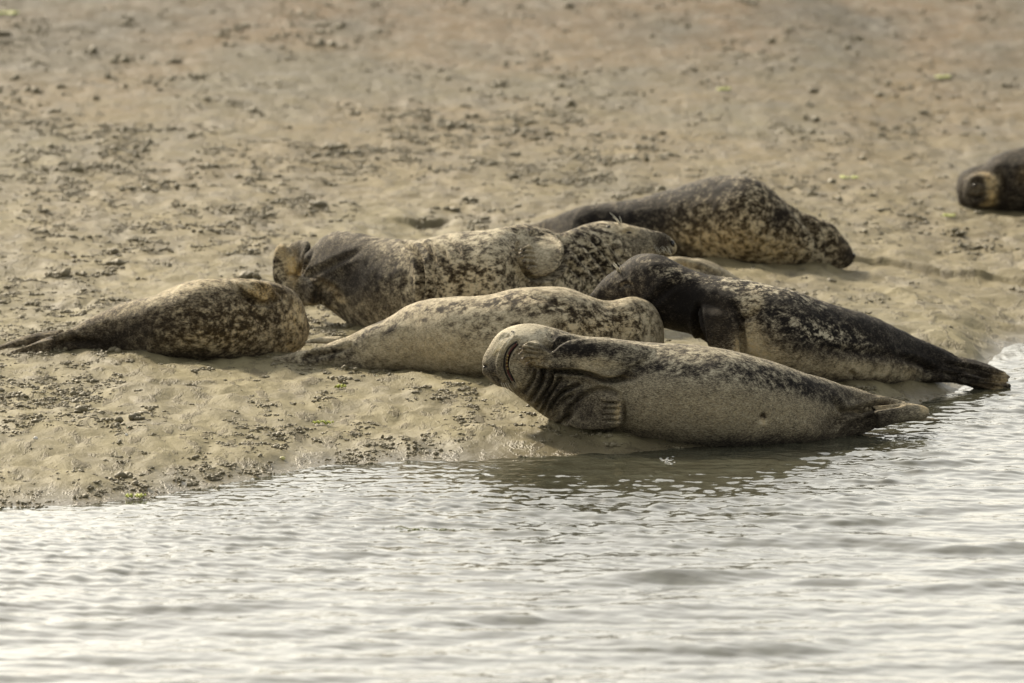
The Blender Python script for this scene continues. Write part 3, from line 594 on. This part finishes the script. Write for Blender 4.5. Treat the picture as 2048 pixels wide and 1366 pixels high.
# ---- E: dark seal at right
E = Seal('blackish seal propped on a front flipper, hind flippers reaching the water at right', [(1180,735),(1330,745),(1463,756),(1582,768),(1680,770),(1780,773),(1860,775),(1930,790),(2030,800)], .18)
E.body([(1177,594,1189,610),(1190,578,1210,626),(1211,555,1238,634),(1238,534,1268,642),(1263,515,1298,650),(1291,507,1328,656),(1325,511,1356,662),(1364,531,1384,670),(1405,547,1418,690),
        (1463,556,1465,728),(1528,567,1528,757),(1585,582,1582,768),(1637,599,1635,770),(1680,614,1678,771),(1732,628,1732,772),(1780,649,1780,772),(1823,671,1823,769),(1862,688,1860,763),(1900,708,1898,757),(1948,738,1948,746)],
       [.8,.85,.9,.95,.95,1,1,1,1.05,1.1,1.15,1.15,1.15,1.15,1.1,1.05,.95,.85,.7,.5], flat=2.1)
E.limb([(1395,606,1455,600),(1396,625,1470,622),(1400,648,1476,648),(1408,670,1479,672),(1416,690,1481,693),(1426,708,1481,711),(1440,722,1470,724)], [.06,('a',-.19),('a',-.235),('a',-.25),('a',-.255),('a',-.255),('a',-.25)], -.05, n=60)
E.limb([(1830,676,1830,740),(1880,695,1878,748),(1925,714,1918,756),(1972,727,1962,762),(2002,740,1996,766),(2018,752,2013,765)], ('a',.02), [.85,.7,-.05,-.04,-.03,-.02], n=50)
E.limb([(1840,720,1838,768),(1885,732,1884,765),(1925,742,1922,770),(1960,752,1954,780),(1992,760,1988,786),(2012,767,2010,784),(2018,772,2017,779)], [('a',-0.008),('a',-0.04),('a',-0.08),('a',-0.08),('a',-0.08),('a',-0.08),('a',-0.08)], [.9,.75,-.055,-.04,-.03,-.025,-.02], n=50)
for (x0,y0,x1,y1,o) in [(1900,716,2008,746,.0),(1900,726,2017,754,-.02),(1905,738,2013,762,-.04),(1915,750,2017,772,-.125),(1915,760,2008,781,-.125)]:
    E.limb([(x0,y0-3,x0,y0+3),((x0+x1)/2,(y0+y1)/2-6,(x0+x1)/2,(y0+y1)/2+4),(x1,y1-5,x1,y1+5),(x1+5,y1-2,x1+5,y1+2)], ('a',o-.01), -.016, n=20)
E.creases = [([(1398,612),(1394,640),(1402,672),(1414,702)], .016, 5), ([(1466,606),(1480,636),(1484,668),(1487,700)], .014, 5), ([(1890,726),(1950,737),(2006,750)], .010, 3), ([(1890,734),(1950,748),(2008,760)], .010, 3), ([(1880,746),(1940,756),(2012,766)], .012, 3.5), ([(1910,758),(1960,768),(2010,776)], .008, 3),
             ([(1398,616),(1404,650),(1412,690)], .012, 5), ([(1474,640),(1500,632),(1520,615)], .010, 6), ([(1300,610),(1330,580),(1360,560)], .010, 7), ([(1800,715),(1840,728),(1870,745)], .012, 6),
             ([(1838,764),(1850,748),(1866,738)], .010, 5), ([(1640,700),(1720,705),(1790,716)], .006, 8), ([(1700,740),(1705,752)], .008, 5), ([(1240,575),(1252,568),(1264,572)], .006, 4)]
E.pits = [(1340,600,26,30,-.01),(1705,742,10,8,.006),(1430,600,40,30,.01)]
E.base = (.10, .14, .0)
E.paint = [(1590,728,200,30,6,.50,-.04,.3),(1760,742,90,20,4,.42,.05,.15),(1520,690,50,36,0,.42,0,.3),(1560,584,140,14,14,.26,.3,0),(1440,570,80,22,10,.20,.34,0),(1505,612,26,20,-40,.15,0,.15),(1340,540,60,20,20,.08,.3,.05),
           (1500,600,26,22,-40,.36,.15,.2),(1250,560,50,26,-40,.12,.04,0),(1600,650,130,26,14,.12,.26,-.05),(1680,680,60,22,10,.12,.2,0),(1380,600,60,50,0,-.16,-.1,0),(1480,760,150,14,4,.2,0,.2),  # head blob is lighter: light from above painted into the tone
           (1438,650,34,60,0,-.06,-.06,.15),(1505,665,22,44,0,.34,0,.25),(1474,690,5,24,0,.25,0,.3),(1400,650,6,40,0,-.1,0,0),(1380,560,50,60,30,-.12,-.08,0),(2010,748,12,6,0,.35,0,.4),(2010,762,12,6,0,.35,0,.4),(2002,780,14,6,0,.35,0,.4),(1470,690,10,30,0,.12,0,.2),(1850,715,60,18,24,-.1,-.05,0),(1960,745,60,26,22,.02,0,.1),(1995,760,20,20,0,.2,0,.4),(1970,778,40,8,10,.12,0,.35),(1820,745,16,16,0,.2,0,.2),(1630,670,40,14,10,.15,.15,0)]
E.finish(4, .005)
E.ell('eye', 1252, 570, 6, 1.8, .006, M_EYE, -.001, -10)
wh = []
for i in range(8):
    a = E.on(1240+random.uniform(-6, 6), 540+random.uniform(-2, 6), .0); wh.append(([a, a+[-.006, -.01, .02], a+[-.02, -.014, .034]], .0019, .0007))
E.tubes('whisker', wh, M_WHISK)

# ---- F: seal behind
F_ = Seal('black and straw mottled seal with a high hump, its face down on the sand', [(1040,470),(1142,503),(1279,512),(1400,522),(1484,531),(1590,534),(1720,534)], .20, voxel=.008)
F_.body([(1042,450,1042,462),(1066,446,1066,480),(1095,438,1095,492),(1142,419,1142,500),(1200,407,1200,506),(1279,397,1279,511),(1345,379,1345,515),(1400,361,1400,522),(1448,352,1448,528),(1488,353,1488,532),
         (1525,364,1523,535),(1555,390,1551,536),(1594,419,1590,536),(1625,432,1620,536),(1652,443,1648,536),(1678,465,1676,536),(1698,487,1696,534),(1709,508,1708,526)],
        [.8,.85,.9,1,1,1.05,1.1,1.1,1.1,1.1,1.05,1,.95,.9,.9,.9,.9,.9], flat=2.1)
F_.creases = [([(1602,425),(1622,455),(1636,480),(1630,525)], .016, 6), ([(1640,450),(1655,480),(1655,520)], .008, 6), ([(1575,405),(1600,440),(1610,480)], .008, 7)]
F_.pits = [(1665,470,16,30,.01)]
F_.base = (.28, .42, .30)
F_.paint = [(1160,440,120,40,-5,-.22,-.24,-.3),(1290,440,90,50,0,-.18,-.12,-.2),(1420,376,120,24,-8,-.24,-.1,-.3),(1440,488,100,42,0,.36,.0,.55),(1560,505,60,30,0,.22,.05,.45),(1520,400,60,40,40,.10,.1,0),(1560,435,20,26,0,-.4,-.1,-.2),
            (1350,500,50,14,0,-.2,-.15,-.2),(1620,470,14,50,-25,.28,0,-.1),(1700,515,14,20,0,-.4,-.2,-.2),(1630,500,30,40,0,.15,.1,-.1)]
F_.finish(9, .006)
F_.ell('nose', 1708, 512, 3.5, 6, .02, M_DARK, 0)

# ---- G: far right seal, cut by the edge of the view
Gs = Seal('dark seal far off at the right edge, round face with pale tan cheek', [(1900,424),(1955,427),(2048,430),(2400,432)], .24, voxel=.009)
Gs.body([(1913,368,1914,392),(1916,354,1917,411),(1924,343,1925,420),(1936,337,1937,425),(1950,333,1953,427),(1968,328,1971,428),(1987,312,1989,429),(2011,303,2012,430),(2048,294,2048,431),(2100,286,2100,432),
         (2180,290,2180,433),(2260,318,2260,433),(2330,362,2330,433),(2390,402,2390,432),(2420,420,2420,430)], 1.1, flat=2.1)
Gs.limb([(2380,405,2380,430),(2430,415,2430,432),(2470,421,2470,431)], ('a',-.05), -.05)
Gs.limb([(1926,362,1926,404),(1942,349,1942,416),(1962,346,1964,418),(1980,352,1982,412),(1990,366,1990,400)], .015, -.07, n=40)
Gs.creases = [([(1996,340),(2008,370),(2004,410)], .014, 6), ([(1944,366),(1956,362),(1968,366)], .010, 4), ([(1940,392),(1954,398),(1966,388)], .012, 4)]
Gs.base = (.12, .14, .1)
Gs.paint = [(1970,350,18,8,10,.40,.1,.4),(1984,358,12,14,-20,.42,.1,.6),(1988,378,12,20,0,.45,.1,.7),(1984,398,12,14,20,.45,.1,.8),(1972,410,14,8,0,.42,.1,.8),(1955,380,16,20,0,.14,0,.1),(1950,352,16,5,-15,.4,0,.3),(1950,378,22,22,0,.08,-.1,0),(1930,380,10,30,0,.10,0,0),(2046,350,16,20,0,.25,.1,.4),(1972,410,14,6,0,.4,0,.7)]
Gs.finish(9, .006)
Gs.ell('nose', 1950, 370, 5, 1.8, .02, M_DARK, 0)
Gs.ell('mouth', 1954, 394, 6, 1.5, .02, M_DARK, 0, -10)

# ---- H: low seal mostly hidden
H = Seal('pale seal almost hidden behind the blackish seal, low back with an orange streak', [(1200,600),(1341,607),(1520,604)], .2, voxel=.008)
H.body([(1220,560,1220,585),(1245,545,1245,600),(1290,524,1290,606),(1341,514,1341,608),(1380,514,1380,608),(1416,521,1416,608),(1443,534,1443,606),(1471,550,1472,602),(1498,566,1498,598),(1512,578,1512,592)], 1.1)
H.base = (.66, .12, .2); H.paint = [(1372,529,30,6,15,.1,-.1,1.0),(1420,545,40,8,25,-.2,.1,0)]
H.creases = [([(1345,522),(1390,532),(1440,550)], .008, 4)]
H.finish(9, .005)

# ------------------------------------------------------------------ small things lying about
def ground_pt(px, py):
    y = G(px, py); p = P(px, py, y); return np.array([p[0], y, float(sand_h(np.array(p[0]), np.array(y)))])
def scrap(px, py, rx, ry, rz, name, mat, label, cat, group=None, seed=0, jag=.25):
    c = ground_pt(px, py); v, f = I2; r_ = np.random.RandomState(seed)
    q = v*(1+jag*r_.normal(size=(len(v), 1)))*[rx, ry, rz]
    o = link(name, new_mesh(name, q, f, mat)); o.location = c+[0, 0, rz*.5]; tag(o, label, cat, group)
def weed(px, py, L, wd, label, seed):
    """a few curled ribbons of green alga"""
    c = ground_pt(px, py); r_ = np.random.RandomState(seed); V, F = [], []
    for s_ in range(7):
        a = r_.uniform(-.7, .7)+(math.pi if s_ % 2 else 0); p = r_.normal(0, .2, 2)*L; n = 7; o = len(V)
        for i in range(n):
            t = i/(n-1); a += r_.normal(0, .3); p = p+np.array([math.cos(a), math.sin(a)*1.5])*L/n; h = .004+.012*abs(math.sin(t*6+s_))
            ww = wd*math.sin(math.pi*(t*.8+.1))
            for zz in (0, .0025): V.append((p[0], p[1]-ww, h+zz)); V.append((p[0]+.004, p[1]+ww, h+zz+.003))
        for i in range(n-1):
            b = o+i*4; q = b+4
            F += [(b, b+1, q+1, q), (b+2, q+2, q+3, b+3), (b, q, q+2, b+2), (b+1, b+3, q+3, q+1)]
    o = link('seaweed', new_mesh('seaweed', V, F, M_ALGA)); o.location = c; tag(o, label, 'seaweed')
weed(1693, 360, .05, .035, 'bright yellow green seaweed scrap on the sand up and right of the humped seal', 1)
weed(650, 850, .035, .010, 'small green thread of seaweed on the sand left of the laughing seal', 2)
weed(270, 997, .04, .012, 'yellowish green seaweed strand at the waterline in the lower left', 3)
weed(680, 778, .03, .010, 'thin olive seaweed scrap just below the pale seal', 4)
weed(12, 28, .07, .05, 'blurred yellow green seaweed patch in the far upper left corner', 5)
weed(1885, 160, .06, .04, 'faint yellow seaweed scrap on the far rust coloured sand at upper right', 6)
weed(1448, 184, .05, .035, 'faint ochre seaweed scrap on the far sand at top, above the humped seal', 7)
weed(1895, 437, .04, .02, 'pale green seaweed scrap below the far right seal', 8)
scrap(565, 924, .013, .010, .008, 'shell', simple('yellow_shell', (.62, .58, .25), .4), 'pale yellow shell on the sand tip beside the shallow water', 'shell', seed=3, jag=.06)
scrap(71, 886, .010, .009, .008, 'shell', M_SHELL, 'small white shell at the left edge of the sand', 'shell', seed=4, jag=.06)
scrap(253, 880, .007, .006, .006, 'shell', M_SHELL, 'tiny white shell on the sand in the left foreground', 'shell', seed=5, jag=.06)
def water_scrap(px, py, L, wd, name, mat, label, cat, seed, n=60, r=.004, kind=None):
    d = ray(px, py); c = CN+d*(-CN[2]/d[2]); r_ = np.random.RandomState(seed); VV, FF = [], []; o = 0; v, f = I1
    for i in range(n):
        x, y = r_.normal(0, L*.5), r_.normal(0, wd*.5); z = float(water_h(np.array(c[0]+x), np.array(c[1]+y)))
        VV.append(v*r*r_.uniform(.5, 1.6)*[1.8, 1.2, .5]+[x, y, z]); FF.append(f+o); o += len(v)
    ob = link(name, new_mesh(name, np.concatenate(VV), np.concatenate(FF), mat)); ob.location = (c[0], c[1], 0); tag(ob, label, cat, kind=kind)
water_scrap(850, 1057, .16, .05, 'floating_weed', simple('olive_weed', (.14, .16, .03), .5), 'line of olive green weed floating on the water in front of the sandbank', 'seaweed', 3, 70, .0035, 'stuff')
water_scrap(1335, 922, .035, .10, 'foam', M_FOAM, 'little clot of pale foam at the waterline below the laughing seal', 'foam', 4, 34, .003, 'stuff')
for nm, s in (('A', A), ('B', B), ('C', C), ('D', D), ('E', E), ('F', F_), ('G', Gs), ('H', H)):
    me = s.body_ob.data; n = len(me.vertices); co = np.empty(n*3, np.float32); me.vertices.foreach_get('co', co); co = co.reshape(-1, 3)+s.o
    i = co[:, 2].argmin(); print(nm, n, 'min z', co[i, 2], 'ground', float(sand_h(co[i, 0], co[i, 1])), 'dep', s.dep(s.contact[0][0]), s.dep(s.contact[-1][0]))
